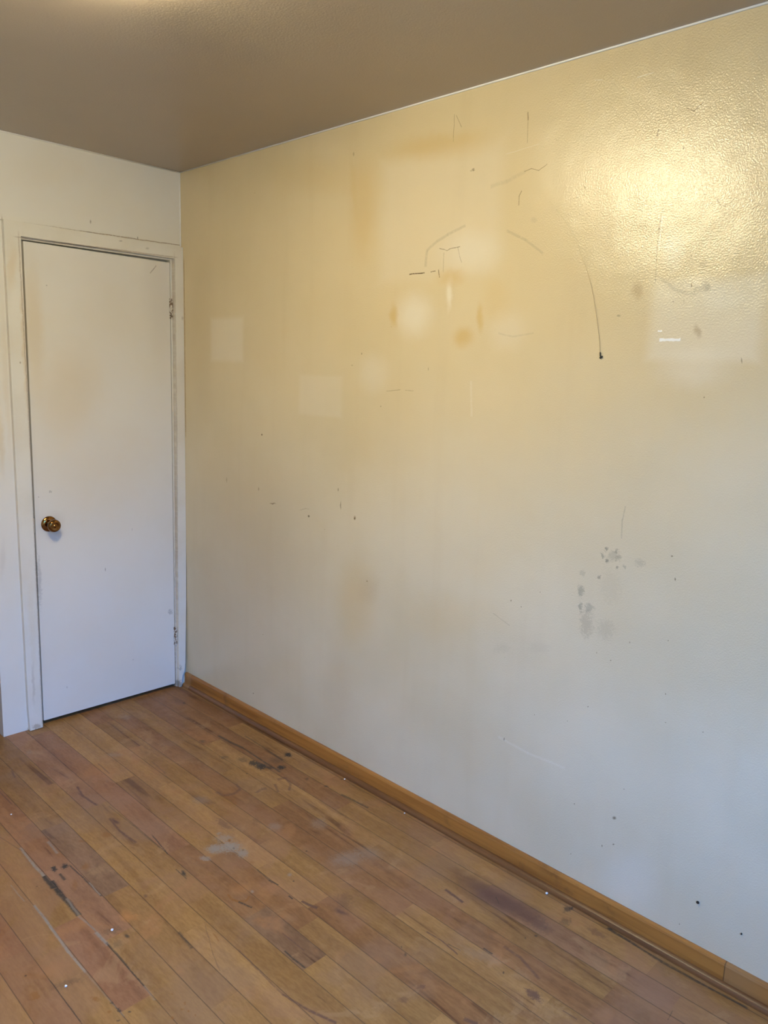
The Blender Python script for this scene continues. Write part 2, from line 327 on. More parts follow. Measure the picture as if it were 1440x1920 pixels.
STAINS_FLOOR = [
 (-0.617,-1.296,2.343,0.0675,0.0546,1,0.95,'C','d'),
 (-0.659,-1.273,2.22,0.0597,0.0453,1,0.9,'C','d'),
 (-0.713,-1.294,2.132,0.0328,0.022,1,0.7,'C','d'),
 (-0.607,-1.352,1.251,0.0439,0.0339,1,0.8,'C','d'),
 (-0.605,-1.241,2.38,0.0562,0.0425,1,0.6,'C','d'),
 (-0.603,-1.205,1.839,0.0161,0.0148,1,0.6,'C','d'),
 (-0.599,-1.263,1.13,0.0124,0.0086,1,0.9,'R','e'),
 (-0.612,-1.308,1.152,0.0092,0.0079,1,0.5,'N','d'),
 (-0.597,-1.338,0.927,0.0086,0.0064,1,0.5,'N','d'),
 (-0.618,-1.412,1.076,0.02,0.0192,1,0.35,'R','d'),
 (-0.436,-1.301,2.341,0.0489,0.0448,1,0.35,'C','d'),
 (-0.307,-1.395,1.002,0.0608,0.0527,1,0.3,'C','d'),
 (-0.373,-1.606,2.591,0.0967,0.0698,1,0.4,'C','d'),
 (-0.563,-1.544,0.746,0.0133,0.0112,1,0.7,'C','e'),
 (-0.698,-1.531,1.235,0.0104,0.0074,1,0.8,'C','e'),
 (-0.301,-1.632,2.306,0.0885,0.06,1,0.25,'C','d'),
 (-1.1275,-0.8905,-1.599,0.0541,0.0059,1,0.95,'C','l'),
 (-1.129,-0.9885,-1.571,0.0469,0.007,1,0.95,'C','l'),
 (-1.13,-1.0715,-1.597,0.0386,0.0104,1,0.95,'N','l'),
 (-1.091,-1.018,-0.142,0.0146,0.0277,1,1,'N','d'),
 (-1.061,-1.0275,-0.438,0.0182,0.0262,1,1,'N','d'),
 (-1.0885,-1.075,-1.595,0.0216,0.0069,1,0.8,'N','l'),
 (-1.1245,-1.109,-1.638,0.0382,0.0137,1,1,'N','l'),
 (-1.1265,-1.179,-1.556,0.034,0.0121,1,1,'N','l'),
 (-1.1265,-1.2445,-1.586,0.0335,0.0119,1,1,'N','l'),
 (-1.1245,-1.23,-1.624,0.0485,0.0059,1,0.6,'C','l'),
 (-1.046,-1.0755,-1.525,0.0449,0.0039,1,0.8,'N','l'),
 (-1.0435,-1.146,-1.552,0.0278,0.0044,1,0.8,'N','l'),
 (-1.0425,-1.207,-1.556,0.035,0.0044,1,0.8,'N','l'),
 (-1.041,-1.196,-1.597,0.0392,0.0037,1,0.8,'C','l'),
 (-1.2045,-1.21,-1.596,0.0618,0.0059,1,0.95,'C','l'),
 (-1.2085,-1.334,-1.61,0.066,0.0059,1,0.95,'C','l'),
 (-1.21,-1.4475,-1.551,0.051,0.005,1,0.95,'C','l'),
 (-1.125,-1.3205,-1.47,0.0409,0.0048,1,0.6,'C','l'),
 (-1.1215,-1.4,-1.583,0.0412,0.0037,1,0.6,'C','l'),
 (-1.122,-1.4115,-1.542,0.0355,0.0076,1,0.9,'C','l'),
 (-1.12,-1.49,-1.571,0.0556,0.0045,1,0.75,'N','l'),
 (-1.1205,-1.594,-1.581,0.0515,0.0037,1,0.75,'N','l'),
 (-1.0475,-0.9055,-1.606,0.0438,0.0069,1,0.7,'C','l'),
 (-1.2085,-1.556,-1.562,0.0608,0.0031,1,0.35,'C','l'),
 (-1.206,-1.6565,-1.523,0.0428,0.0032,1,0.35,'C','l'),
 (-1.123,-1.6745,-1.636,0.0315,0.0049,1,0.35,'C','l'),
 (-0.957,-1.5735,-1.647,0.0408,0.0074,1,0.55,'N','l'),
 (-1.2185,-1.06,-1.561,0.0515,0.003,1,0.5,'C','l'),
 (-1.288,-1.5155,-1.571,0.0489,0.002,1,0.5,'N','l'),
 (-1.288,-1.602,-1.571,0.0402,0.0025,1,0.5,'N','l'),
 (-1.014,-1.074,1.218,0.0409,0.0222,1,0.6,'R','d'),
 (-1.078,-1.14,1.127,0.0505,0.012,1,0.5,'R','d'),
 (-0.885,-0.956,1.908,0.0382,0.0278,1,0.6,'R','d'),
 (-0.961,-0.937,2.287,0.024,0.0142,1,0.55,'R','d'),
 (-0.74,-0.614,1.601,0.0366,0.0252,1,0.5,'R','d'),
 (-1.337,-1.489,1.704,0.0305,0.0206,1,0.7,'R','d'),
 (-1.313,-1.419,2.33,0.0853,0.0211,1,0.3,'R','d'),
 (-1.231,-1.6,2.087,0.0233,0.0102,1,0.7,'R','d'),
 (-1.224,-1.662,2.077,0.0078,0.0063,1,0.8,'R','e'),
 (-1.023,-1.386,2.328,0.0488,0.0301,1,0.45,'O','d'),
 (-1.032,-1.371,1.285,0.0455,0.0225,1,0.4,'O','e'),
 (-1.084,-1.718,1.617,0.0071,0.0058,1,0.75,'R','d'),
 (-1.075,-1.766,1.81,0.0079,0.0057,1,0.75,'R','d'),
 (-1.092,-1.777,1.81,0.0079,0.0057,1,0.75,'R','d'),
 (-1.082,-1.791,1.141,0.0072,0.0062,1,0.75,'R','d'),
 (-1.118,-1.784,2.059,0.0064,0.0057,1,0.75,'R','d'),
 (-1.078,-1.817,1.11,0.0065,0.0052,1,0.75,'R','d'),
 (-1.207,-1.642,1.477,0.0104,0.0083,1,0.7,'N','d'),
 (-1.204,-1.672,1.791,0.0215,0.0067,1,0.75,'N','d'),
 (-1.188,-1.696,2.235,0.0064,0.0048,1,0.8,'N','e'),
 (-1.221,-1.703,2.474,0.01,0.0043,1,0.6,'N','d'),
 (-1.087,-1.401,2.768,0.0457,0.0276,1,0.35,'N','d'),
 (-1.262,-1.504,2.852,0.0747,0.0241,1,0.3,'N','d'),
 (-1.067,-1.449,1.632,0.0155,0.0082,1,0.8,'N','e'),
 (-1.101,-1.46,1.391,0.0289,0.0243,1,0.3,'N','d'),
 (-0.7625,-1.5055,-1.742,0.0152,0.005,1,0.9,'R','l'),
 (-0.76,-1.531,-1.144,0.0124,0.007,1,0.9,'R','l'),
 (-0.7455,-1.5475,-0.525,0.0113,0.0067,1,0.9,'R','l'),
 (-0.726,-1.5475,0.503,0.0118,0.0056,1,0.9,'R','l'),
 (-0.72,-1.498,1.102,0.0451,0.0415,1,0.35,'O','e'),
 (-0.7485,-1.5655,-1.301,0.0251,0.005,1,0.85,'N','l'),
 (-0.629,-1.632,-1.571,0.0103,0.004,1,0.9,'N','l'),
 (-0.623,-1.5405,-1.41,0.0193,0.0043,1,0.8,'N','l'),
 (-0.6255,-1.4955,-1.63,0.0439,0.0039,1,0.5,'N','l'),
 (-0.613,-1.6815,-1.367,0.0153,0.0079,1,0.9,'P','l'),
 (-0.605,-1.709,-1.204,0.0143,0.0087,1,0.9,'P','l'),
 (-0.56,-1.784,1.793,0.0351,0.0125,1,0.8,'P','e'),
 (-0.522,-1.755,0.798,0.0692,0.0559,1,0.4,'P','d'),
 (-0.781,-1.8145,-1.622,0.0201,0.0039,1,0.85,'N','l'),
 (-0.7805,-1.8575,-1.507,0.0243,0.0046,1,0.85,'N','l'),
 (-0.741,-1.783,-1.549,0.0474,0.0035,1,0.7,'P','l'),
 (-0.8705,-1.955,-1.376,0.0451,0.0055,1,0.8,'P','l'),
 (-0.8505,-2.0345,-1.266,0.0394,0.0066,1,0.8,'P','l'),
 (-0.875,-1.8095,-1.61,0.1057,0.0044,1,0.55,'P','l'),
 (-0.9075,-1.6165,-1.965,0.063,0.0027,1,0.4,'P','l'),
 (-0.9405,-1.7035,-1.873,0.0329,0.0025,1,0.4,'P','l'),
 (-0.8885,-1.6215,-1.758,0.0194,0.0033,1,0.7,'R','l'),
 (-0.216,-0.927,1.398,0.0583,0.0482,1,1,'N','d'),
 (-0.223,-0.886,1.904,0.0443,0.0366,1,0.9,'N','d'),
 (-0.162,-0.987,0.829,0.0341,0.0312,1,1,'N','d'),
 (-0.075,-0.921,1.029,0.0373,0.0275,1,1,'N','d'),
 (-0.2,-0.959,2.002,0.0307,0.0247,1,0.9,'N','d'),
 (-0.241,-0.834,1.999,0.0437,0.0357,1,0.45,'N','d'),
 (-0.285,-0.765,2.009,0.033,0.0255,1,0.4,'N','d'),
 (-0.273,-0.587,2.005,0.0286,0.0243,1,0.5,'N','d'),
 (-0.122,-1.217,2.237,0.0162,0.0156,1,0.8,'N','d'),
 (-0.142,-1.123,0.97,0.0171,0.0126,1,0.5,'N','d'),
 (-0.043,-1.217,0.958,0.0122,0.0106,1,0.6,'N','d'),
 (-0.136,-0.928,2.371,0.0692,0.0533,1,0.35,'N','d'),
 (-0.216,-0.962,2.023,0.0235,0.021,1,0.6,'R','d'),
 (-0.193,-0.6315,-1.523,0.0428,0.0101,1,0.75,'N','l'),
 (-0.1855,-0.71,-1.423,0.0385,0.011,1,0.75,'N','l'),
 (-0.1825,-0.816,-1.607,0.0711,0.0063,1,0.75,'N','l'),
 (-0.186,-0.948,-1.587,0.0649,0.0059,1,0.75,'N','l'),
 (-0.1105,-0.7455,-1.602,0.0819,0.0063,1,0.5,'N','l'),
 (-0.1165,-0.884,-1.63,0.0609,0.0062,1,0.5,'N','l'),
 (-0.1165,-1.3345,-1.467,0.0347,0.008,1,0.65,'N','l'),
 (-0.111,-1.4015,-1.511,0.0346,0.0077,1,0.65,'N','l'),
 (-0.4555,-0.992,-1.406,0.0219,0.0108,1,0.55,'P','l'),
 (-0.433,-1.02,-0.353,0.0209,0.0128,1,0.55,'P','l'),
 (-0.3975,-1.021,0.349,0.0181,0.0098,1,0.55,'P','l'),
 (-0.376,-0.9935,1.342,0.0227,0.0077,1,0.55,'P','l'),
 (-0.3365,-1.073,0.253,0.0165,0.0101,1,0.55,'P','l'),
 (-0.3115,-1.0725,-0.353,0.0104,0.0131,1,0.55,'P','l'),
 (-0.2155,-1.057,-0.238,0.0175,0.0136,1,0.55,'P','l'),
 (-0.2065,-1.087,-1.852,0.0279,0.0083,1,0.55,'P','l'),
 (-0.231,-1.1295,-2.371,0.0244,0.0075,1,0.55,'P','l'),
 (-0.2725,-1.1,-1.991,0.0316,0.008,1,0.55,'P','l'),
 (-0.527,-0.985,1.815,0.0978,0.0302,1,0.45,'P','d'),
 (-0.461,-1.044,-1.702,0.0856,0.0308,1,0.4,'R','d'),
 (-0.45,-1.079,1.026,0.0361,0.0194,1,0.4,'R','d'),
 (-0.534,-0.979,2.186,0.0594,0.0495,1,0.3,'C','d'),
 (-0.557,-1.169,-1.638,0.0921,0.0271,1,0.5,'P','d'),
 (-0.464,-1.23,0.989,0.0546,0.0261,1,0.3,'P','d'),
 (-0.826,-0.902,1.569,0.0354,0.0108,1,0.95,'P','e'),
 (-0.838,-0.919,-1.656,0.0486,0.0057,1,0.8,'P','l'),
 (-0.8385,-1.015,-1.499,0.0506,0.0064,1,0.8,'P','l'),
 (-0.7815,-1.1255,-1.696,0.0701,0.0033,1,0.8,'N','l'),
 (-0.8305,-0.6285,-1.742,0.0392,0.0063,1,0.9,'P','l'),
 (-0.832,-0.714,-1.467,0.0497,0.0066,1,0.9,'P','l'),
 (-0.964,-0.34,-1.731,0.0323,0.0057,1,0.7,'P','l'),
 (-1.0485,-0.4965,-1.562,0.0582,0.004,1,0.7,'P','l'),
 (-0.688,-0.5285,-1.611,0.051,0.0048,1,0.5,'P','l'),
 (-0.804,-1.315,-1.673,0.025,0.0095,1,0.95,'N','e'),
 (-0.812,-1.311,-1.571,0.033,0.0028,1,0.7,'N','l'),
 (-0.945,-1.33,1.261,0.0133,0.0083,1,0.6,'P','e'),
 (-0.7955,-0.8825,-1.541,0.0871,0.0033,1,0.45,'N','l'),
 (-0.792,-1.0555,-1.559,0.0912,0.0032,1,0.45,'N','l'),
 (-0.5245,-0.6625,-1.646,0.0615,0.0059,1,0.4,'P','l'),
 (-1.1405,-0.794,-1.384,0.0639,0.0037,1,0.4,'P','l'),
 (-0.85,-0.202,1.354,0.0416,0.021,1,0.3,'C','d'),
 (-0.604,-0.451,2.251,0.0649,0.0303,1,0.35,'C','d'),
 (-0.406,-0.157,1.797,0.0617,0.0435,1,0.35,'C','d'),
 (-0.125,-0.193,1.101,0.0187,0.0095,1,0.8,'N','e'),
 (-0.135,-0.161,1.497,0.0963,0.0467,1,0.5,'P','d'),
 (-0.169,-2.081,1.715,0.2151,0.0634,1,0.85,'P','e'),
 (-0.17,-2.208,1.485,0.0877,0.0489,1,0.5,'P','d'),
 (-0.049,-2.242,2.827,0.0309,0.0207,1,0.75,'N','d'),
 (-0.102,-2.265,2.884,0.038,0.0299,1,0.45,'N','d'),
 (-0.034,-2.246,3.142,0.0176,0.0117,1,0.8,'N','d'),
 (-0.16,-1.951,1.603,0.1422,0.0418,1,0.4,'P','e'),
 (-0.256,-1.9665,-1.651,0.0387,0.0077,1,0.9,'P','l'),
 (-0.4335,-2.041,-1.482,0.029,0.0036,1,0.8,'P','l'),
 (-0.4355,-2.1,-1.715,0.0323,0.0039,1,0.8,'P','l'),
 (-0.4255,-2.1055,-1.443,0.0202,0.0023,1,0.6,'N','l'),
 (-0.3675,-2.181,-1.604,0.0155,0.004,1,0.8,'N','l'),
 (-0.217,-2.239,2.568,0.0082,0.0069,1,0.7,'N','e'),
 (-0.247,-2.223,0.464,0.0047,0.0032,1,0.8,'N','e'),
 (-0.546,-2.032,0.785,0.0106,0.0057,1,0.6,'N','e'),
 (-0.533,-2.005,0.822,0.0064,0.0032,1,0.6,'N','e'),
 (-0.401,-2.258,0.575,0.0076,0.0035,1,0.8,'N','e'),
 (-0.174,-2.07,-2.214,0.0155,0.0025,1,0.6,'N','l'),
 (-0.406,-2.357,1.582,0.0468,0.0291,1,0.85,'P','d'),
 (-0.395,-2.174,1.902,0.1215,0.0403,1,0.2,'C','d'),
 (-0.207,-2.6355,0.083,0.0186,0.0015,1,0.6,'N','l'),
 (-0.394,-2.458,-1.521,0.0206,0.0028,1,0.7,'P','l'),
 (-0.0355,-2.401,-1.642,0.0361,0.0074,1,0.8,'N','l'),
 (-0.042,-2.486,-1.651,0.0517,0.0067,1,0.8,'N','l'),
 (-0.045,-2.5875,-1.551,0.0531,0.0068,1,0.8,'N','l'),
 (-0.041,-2.7005,-1.522,0.0634,0.0068,1,0.8,'N','l'),
 (-0.031,-2.374,2.786,0.0125,0.0083,1,0.9,'N','e'),
 (-0.076,-2.356,1.58,0.0534,0.0225,1,0.5,'P','d'),
 (-0.3205,-2.2285,-1.589,0.0283,0.008,1,0.6,'P','l'),
 (-0.335,-2.296,-1.907,0.0437,0.0076,1,0.6,'P','l'),
 (-0.599,-2.139,-3.127,0.0205,0.0145,1,0.5,'P','d'),
 (-0.667,-2.135,2.356,0.0283,0.0177,1,0.4,'P','d'),
 (-0.5925,-2.2975,-1.249,0.0179,0.0095,1,0.8,'P','l'),
]

# ------------------------------------------------------------------ materials
class NB:
    def __init__(s, name):
        s.m = bpy.data.materials.new(name); s.m.use_nodes = True; s.t = s.m.node_tree; s.t.nodes.clear()
        s.out = s.t.nodes.new('ShaderNodeOutputMaterial'); s.b = s.t.nodes.new('ShaderNodeBsdfPrincipled')
        s.t.links.new(s.b.outputs[0], s.out.inputs[0])
    def n(s, typ, ins=None, **kw):
        nd = s.t.nodes.new('ShaderNode'+typ)
        for k, v in kw.items(): setattr(nd, k, v)
        for k, v in (ins or {}).items():
            if isinstance(v, bpy.types.NodeSocket): s.t.links.new(v, nd.inputs[k])
            else: nd.inputs[k].default_value = v
        return nd
    def math(s, op, a, b=0.0, clamp=False):
        return s.n('Math', {0: a, 1: b}, operation=op, use_clamp=clamp).outputs[0]
    def noise(s, vec, scale, detail=3, rough=.55, dist=0.0):
        return s.n('TexNoise', {'Vector': vec, 'Scale': scale, 'Detail': detail, 'Roughness': rough, 'Distortion': dist})
    def mix(s, fac, a, b, blend='MIX'):
        f = lambda c: c if isinstance(c, bpy.types.NodeSocket) else (*c, 1)
        return s.n('Mix', {0: fac, 6: f(a), 7: f(b)}, data_type='RGBA', blend_type=blend).outputs[2]
    def rng(s, v, a, b, c=0.0, d=1.0, smooth=True):
        return s.n('MapRange', {0: v, 1: a, 2: b, 3: c, 4: d}, interpolation_type='SMOOTHSTEP' if smooth else 'LINEAR').outputs[0]
    def plane(s, i, j, off=0.0):
        """object coordinates i, j as a flat 2-D vector (+ the 3-D one)"""
        tc = s.n('TexCoord').outputs['Object']; sp = s.n('SeparateXYZ', {0: tc})
        return s.n('CombineXYZ', {0: s.math('ADD', sp.outputs[i], off) if off else sp.outputs[i], 1: sp.outputs[j]}).outputs[0], tc
    def stains(s, col, P, table, cols):
        # plain scalar arithmetic, evaluated stain after stain (keeps the shader's working memory small)
        M = lambda op, a, b=0.0, c=0.0: s.n('Math', {0: a, 1: b, 2: c}, operation=op).outputs[0]
        sc = s.n('SeparateColor', {0: s.noise(P, 22, 4).outputs['Color']}).outputs; sp = s.n('SeparateXYZ', {0: P}).outputs
        ragged = M('MULTIPLY_ADD', s.rng(s.noise(P, 420, 2, .6).outputs[0], .35, .65), .22, M('MULTIPLY', s.rng(s.noise(P, 110, 5, .75).outputs[0], .3, .7), .45))
        broken = s.rng(s.noise(P, 90, 2, .6).outputs[0], .3, .52, .5, 1)
        link = M('MULTIPLY', s.n('SeparateColor', {0: col}).outputs[0], 1e-7)
        px, py = M('ADD', sp[0], link), M('ADD', sp[1], link)
        ox, oy = M('SUBTRACT', sc[0], .5), M('SUBTRACT', sc[1], .5)
        fc = s.n('SeparateColor', {0: s.noise(P, 85, 3, .6).outputs['Color']}).outputs
        fx, fy = M('SUBTRACT', fc[0], .5), M('SUBTRACT', fc[1], .5)
        XY = {'F': (M('MULTIPLY_ADD', fx, .022, px), M('MULTIPLY_ADD', fy, .022, py)), 'P': (px, py), 'D': (M('MULTIPLY_ADD', ox, .03, px), M('MULTIPLY_ADD', oy, .03, py)), 'L': (M('MULTIPLY_ADD', ox, .006, px), M('MULTIPLY_ADD', oy, .006, py))}
        for cx, cy, ang, rx, ry, soft, st, c, form in table:
            src = {'e': 'D', 'd': 'D', 'l': 'L', 'b': 'L'}[form]
            if form == 'd' and max(rx, ry) < .06: src = 'F'
            if form == 'e' and max(rx, ry) < .02: src = 'P'
            X, Y = XY[src]; ca, sa = math.cos(ang), math.sin(ang)
            u = M('MULTIPLY_ADD', Y, sa/rx, M('MULTIPLY_ADD', X, ca/rx, -(cx*ca+cy*sa)/rx))
            v = M('MULTIPLY_ADD', Y, ca/ry, M('MULTIPLY_ADD', X, -sa/ry, (cx*sa-cy*ca)/ry))
            if form in 'bl':
                u, v = M('ABSOLUTE', u), M('ABSOLUTE', v)
                if form == 'b': f = s.rng(M('MAXIMUM', u, v), 1.04, 1.04-soft, 0, st)
                else: f = M('MULTIPLY', s.rng(M('MAXIMUM', v, M('MULTIPLY_ADD', u, 6.0, -5.36)), 1, .2, 0, st), broken)
            else:
                r = M('SQRT', M('MULTIPLY_ADD', u, u, M('MULTIPLY', v, v)))
                if form == 'd': f = s.rng(M('ADD', r, ragged), 1.04, .58, 0, st)
                else: f = s.rng(r, 1, .15, 0, st)
            col = s.mix(f, col, cols[c])
        return col
    def bump(s, h, strength, dist, prev=None):
        i = {'Height': h, 'Strength': strength, 'Distance': dist}
        if prev: i['Normal'] = prev
        return s.n('Bump', i).outputs[0]
    def fin(s, col, rough=.5, normal=None, metal=0.0, spec=.5, **kw):
        def put(k, v):
            if isinstance(v, bpy.types.NodeSocket): s.t.links.new(v, s.b.inputs[k])
            else: s.b.inputs[k].default_value = (*v, 1) if isinstance(v, tuple) and len(v) == 3 else v
        put('Base Color', col); put('Roughness', rough); put('Metallic', metal); put('Specular IOR Level', spec)
        if normal: put('Normal', normal)
        for k, v in kw.items(): put(k, v)
        return s.m

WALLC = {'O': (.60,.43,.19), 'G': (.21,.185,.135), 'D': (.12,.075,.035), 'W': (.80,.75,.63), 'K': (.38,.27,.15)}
PAINTC = {'O': (.66,.54,.36), 'G': (.17,.155,.13), 'D': (.16,.11,.07), 'W': (.85,.83,.78), 'K': (.30,.21,.13)}

def mat_right_wall(table):
    s = NB('cream_gloss_paint'); P, P3 = s.plane(1, 2)
    big = s.noise(P, 1.6, 3).outputs[0]
    col = s.mix(s.rng(big, .3, .7), (.612,.532,.362), (.672,.597,.428))
    # uneven yellow tone, stronger on the upper half of the wall
    sp = s.n('SeparateXYZ', {0: P}).outputs[1]
    height_tone = s.math('ADD', sp, s.math('MULTIPLY', s.math('SUBTRACT', s.noise(P, 2.3, 4).outputs[0], .5), 1.1))
    col = s.mix(s.rng(height_tone, .5, 2.1, 0, .55), col, (.66,.51,.27))
    st = s.n('Mapping', {'Vector': P, 'Scale': (9, .7, 1)}).outputs[0]       # vertical wipe streaks
    col = s.mix(s.rng(s.noise(st, 1.0, 3).outputs[0], .5, .8, 0, .14), col, (.50,.38,.22))
    vo = s.n('TexVoronoi', {'Vector': P, 'Scale': 9.0, 'Randomness': 1.0})      # tiny fly specks
    pick = s.math('GREATER_THAN', s.n('SeparateColor', {0: vo.outputs['Color']}).outputs[0], .62)
    col = s.mix(s.math('MULTIPLY', s.rng(vo.outputs['Distance'], .012, .022, .5, 0), pick), col, (.2,.13,.07))
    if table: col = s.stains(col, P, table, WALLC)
    peel = s.noise(P3, 240, 2, .5).outputs[0]
    nrm = s.bump(peel, .60, .00122); nrm = s.bump(s.noise(P3, 5, 2).outputs[0], .22, .02, nrm)
    return s.fin(col, .21, nrm, spec=.62)

def mat_paint(name, i, j, table, base=(.74,.70,.62), rough=.42, peel=.15, off=0.0):
    s = NB(name); P, P3 = s.plane(i, j, off)
    col = s.mix(s.rng(s.noise(P, 2.2, 4).outputs[0], .35, .7, 0, .5), base, tuple(c*f for c, f in zip(base, (.96,.92,.84))))
    col = s.mix(s.rng(s.noise(P, 60, 4, .7).outputs[0], .64, .8, 0, .15), col, (.5,.42,.32))
    if table: col = s.stains(col, P, table, PAINTC)
    nrm = s.bump(s.noise(P3, 160, 2).outputs[0], peel, .0015)
    return s.fin(col, rough, nrm)

def mat_casing():
    s = NB('old_casing_paint'); P, P3 = s.plane(0, 2, -.38)
    col = s.mix(s.rng(s.noise(P, 5, 4).outputs[0], .35, .7, 0, .5), (.74,.70,.61), (.66,.59,.46))
    col = s.mix(s.rng(s.noise(P, 75, 5, .75).outputs[0], .62, .74, 0, .30), col, (.45,.36,.25))
    col = s.stains(col, P, STAINS_CASING, PAINTC)
    nrm = s.bump(s.noise(P3, 120, 3).outputs[0], .3, .002)
    return s.fin(col, .4, nrm)

def mat_ceiling():
    s = NB('ceiling_paint'); P, P3 = s.plane(0, 1)
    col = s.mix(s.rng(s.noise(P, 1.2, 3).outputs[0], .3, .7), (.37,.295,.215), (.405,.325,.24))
    nrm = s.bump(s.noise(P3, 170, 2).outputs[0], .3, .002); nrm = s.bump(s.noise(P3, 3, 1).outputs[0], .15, .02, nrm)
    return s.fin(col, .34, nrm, spec=.85)

def mat_plain(name, col, rough=.5, metal=0.0, **kw):
    s = NB(name); P3 = s.n('TexCoord').outputs['Object']
    c = s.mix(s.rng(s.noise(P3, 12, 4).outputs[0], .35, .7, 0, .6), col, tuple(x*.85 for x in col))
    return s.fin(c, rough, s.bump(s.noise(P3, 90, 2).outputs[0], .15, .001), metal, **kw)

def mat_baseboard(name, base, dark):
    s = NB(name); tc = s.n('TexCoord').outputs['Object']
    g = s.n('Mapping', {'Vector': tc, 'Scale': (30, 1.3, 30)}).outputs[0]
    n = s.noise(g, 1.6, 5, .6, .4).outputs[0]
    col = s.mix(s.rng(n, .35, .68), base, dark)
    col = s.mix(s.rng(s.noise(tc, 9, 4).outputs[0], .6, .75, 0, .55), col, (.10,.05,.02))
    y = s.n('SeparateXYZ', {0: tc}).outputs[1]
    nw = s.math('MULTIPLY', s.math('LESS_THAN', y, -2.69), s.rng(y, -2.86, -2.72))
    if name == 'varnished_baseboard': col = s.mix(s.math('MULTIPLY', nw, .6), col, (.33,.18,.07))      # newer piece at the near end
    col = s.mix(s.math('MULTIPLY', s.math('GREATER_THAN', y, -.07), .5), col, (.38,.21,.08))    # short piece by the casing
    col = s.mix(s.rng(s.math('ABSOLUTE', s.math('ADD', y, 2.69)), 0, .0025, .8 if name == 'varnished_baseboard' else 0, 0), col, (.06,.03,.015))
    return s.fin(col, .33, s.bump(n, .2, .001))

def mat_floor(table):
    s = NB('worn_strip_floor')
    P, P3 = s.plane(0, 1)
    uv = s.n('UVMap', uv_map='grain').outputs[0]
    at = s.n('Attribute', attribute_name='plank_tone'); su = s.n('SeparateXYZ', {0: uv})
    rnd = s.n('Attribute', attribute_name='plank_seed').outputs['Fac']
    gv = s.n('CombineXYZ', {0: s.math('MULTIPLY', su.outputs[0], 1.0), 1: s.math('MULTIPLY', su.outputs[1], .085), 2: s.math('MULTIPLY', rnd, 37.0)}).outputs[0]
    wv = s.noise(gv, 14, 3, .6, 1.2).outputs[0]
    fine = s.noise(s.n('Mapping', {'Vector': gv, 'Scale': (1, 3, 1)}).outputs[0], 150, 4, .65).outputs[0]
    col = at.outputs['Color']
    col = s.mix(s.rng(wv, .40, .58, 0, .42), col, (.55,.46,.42), 'MULTIPLY')
    col = s.mix(s.rng(wv, .62, .70, 0, .8), col, (.45,.34,.32), 'MULTIPLY')
    col = s.mix(s.rng(fine, .35, .65, 0, .5), col, (.66,.58,.5), 'MULTIPLY')
    # finish worn away: greyish, patchy traffic wear and old orange varnish
    col = s.mix(s.rng(s.noise(P, 3.2, 5, .6).outputs[0], .48, .66, 0, .36), col, (.27,.165,.10))
    col = s.mix(s.rng(s.noise(P, 4.7, 4, .6, .5).outputs[0], .56, .70, 0, .55), col, (.36,.165,.06))
    col = s.mix(s.rng(s.noise(P, 40, 5, .75).outputs[0], .60, .74, 0, .25), col, (.10,.055,.03))
    col = s.mix(s.rng(s.noise(P, 2.1, 5, .62, .8).outputs[0], .50, .62, 0, .38), col, (.30,.155,.085))
    col = s.mix(s.rng(s.noise(P, 6.0, 5, .7, .6).outputs[0], .57, .66, 0, .28), col, (.42,.26,.12))
    # seams
    u = su.outputs[0]; W = .0832
    e1 = s.math('MINIMUM', u, s.math('SUBTRACT', W, u))
    col = s.mix(s.rng(s.math('SUBTRACT', e1, s.math('MULTIPLY', s.noise(P, 16, 3).outputs[0], .0012)), -.0002, .0012, .62, 0), col, (.06,.032,.018))
    col = s.mix(s.rng(at.outputs['Alpha'], 0, 1, 0, 0), col, (0,0,0))
    if table: col = s.stains(col, P, table, {'C': (.27,.225,.175), 'N': (.042,.032,.024), 'R': (.24,.095,.018), 'P': (.11,.052,.036), 'O': (.46,.20,.06)})
    vo = s.n('TexVoronoi', {'Vector': P, 'Scale': 7.0})
    pick = s.math('GREATER_THAN', s.n('SeparateColor', {0: vo.outputs['Color']}).outputs[0], .55)
    col = s.mix(s.math('MULTIPLY', s.rng(vo.outputs['Distance'], .012, .03, .8, 0), pick), col, (.05,.025,.015))
    nrm = s.bump(fine, .15, .0006); nrm = s.bump(s.rng(e1, 0, .002), .5, .0012, nrm); nrm = s.bump(s.noise(P, 25, 3).outputs[0], .18, .0015, nrm)
    return s.fin(col, s.rng(s.noise(P, 7, 5, .65).outputs[0], .35, .65, .38, .6), nrm, spec=.42)

def tiled(maker, table, us, vs):
    """one material per tile, holding only the marks that touch the tile (same pattern, far cheaper to shade)"""
    mats, keys = [], {}
    def pick(i, j):
        u0, u1, v0, v1 = us[i], us[i+1], vs[j], vs[j+1]; key = []
        for n, (cx, cy, ang, rx, ry, soft, st, c, form) in enumerate(table):
            hx = math.hypot(rx*math.cos(ang), ry*math.sin(ang)); hy = math.hypot(rx*math.sin(ang), ry*math.cos(ang))
            if form in 'bl': hx = abs(rx*math.cos(ang))+abs(ry*math.sin(ang)); hy = abs(rx*math.sin(ang))+abs(ry*math.cos(ang))
            m = .018 if form in 'ed' else .006
            if cx-hx*1.07-m < u1 and cx+hx*1.07+m > u0 and cy-hy*1.07-m < v1 and cy+hy*1.07+m > v0: key.append(n)
        key = tuple(key)
        if key not in keys: keys[key] = len(mats); mats.append(maker([table[n] for n in key]))
        return keys[key]
    return mats, {(i, j): pick(i, j) for i in range(len(us)-1) for j in range(len(vs)-1)}
WY = [BACK-.12, -2.95, -2.6, -2.42, -2.24, -2.06, -1.85, -1.6, -1.35, -1.0, -.55, 0.0, 1.45]
WZ = [-.02, .35, .75, .98, 1.2, 1.45, 1.62, 1.8, 1.96, 2.15, H]
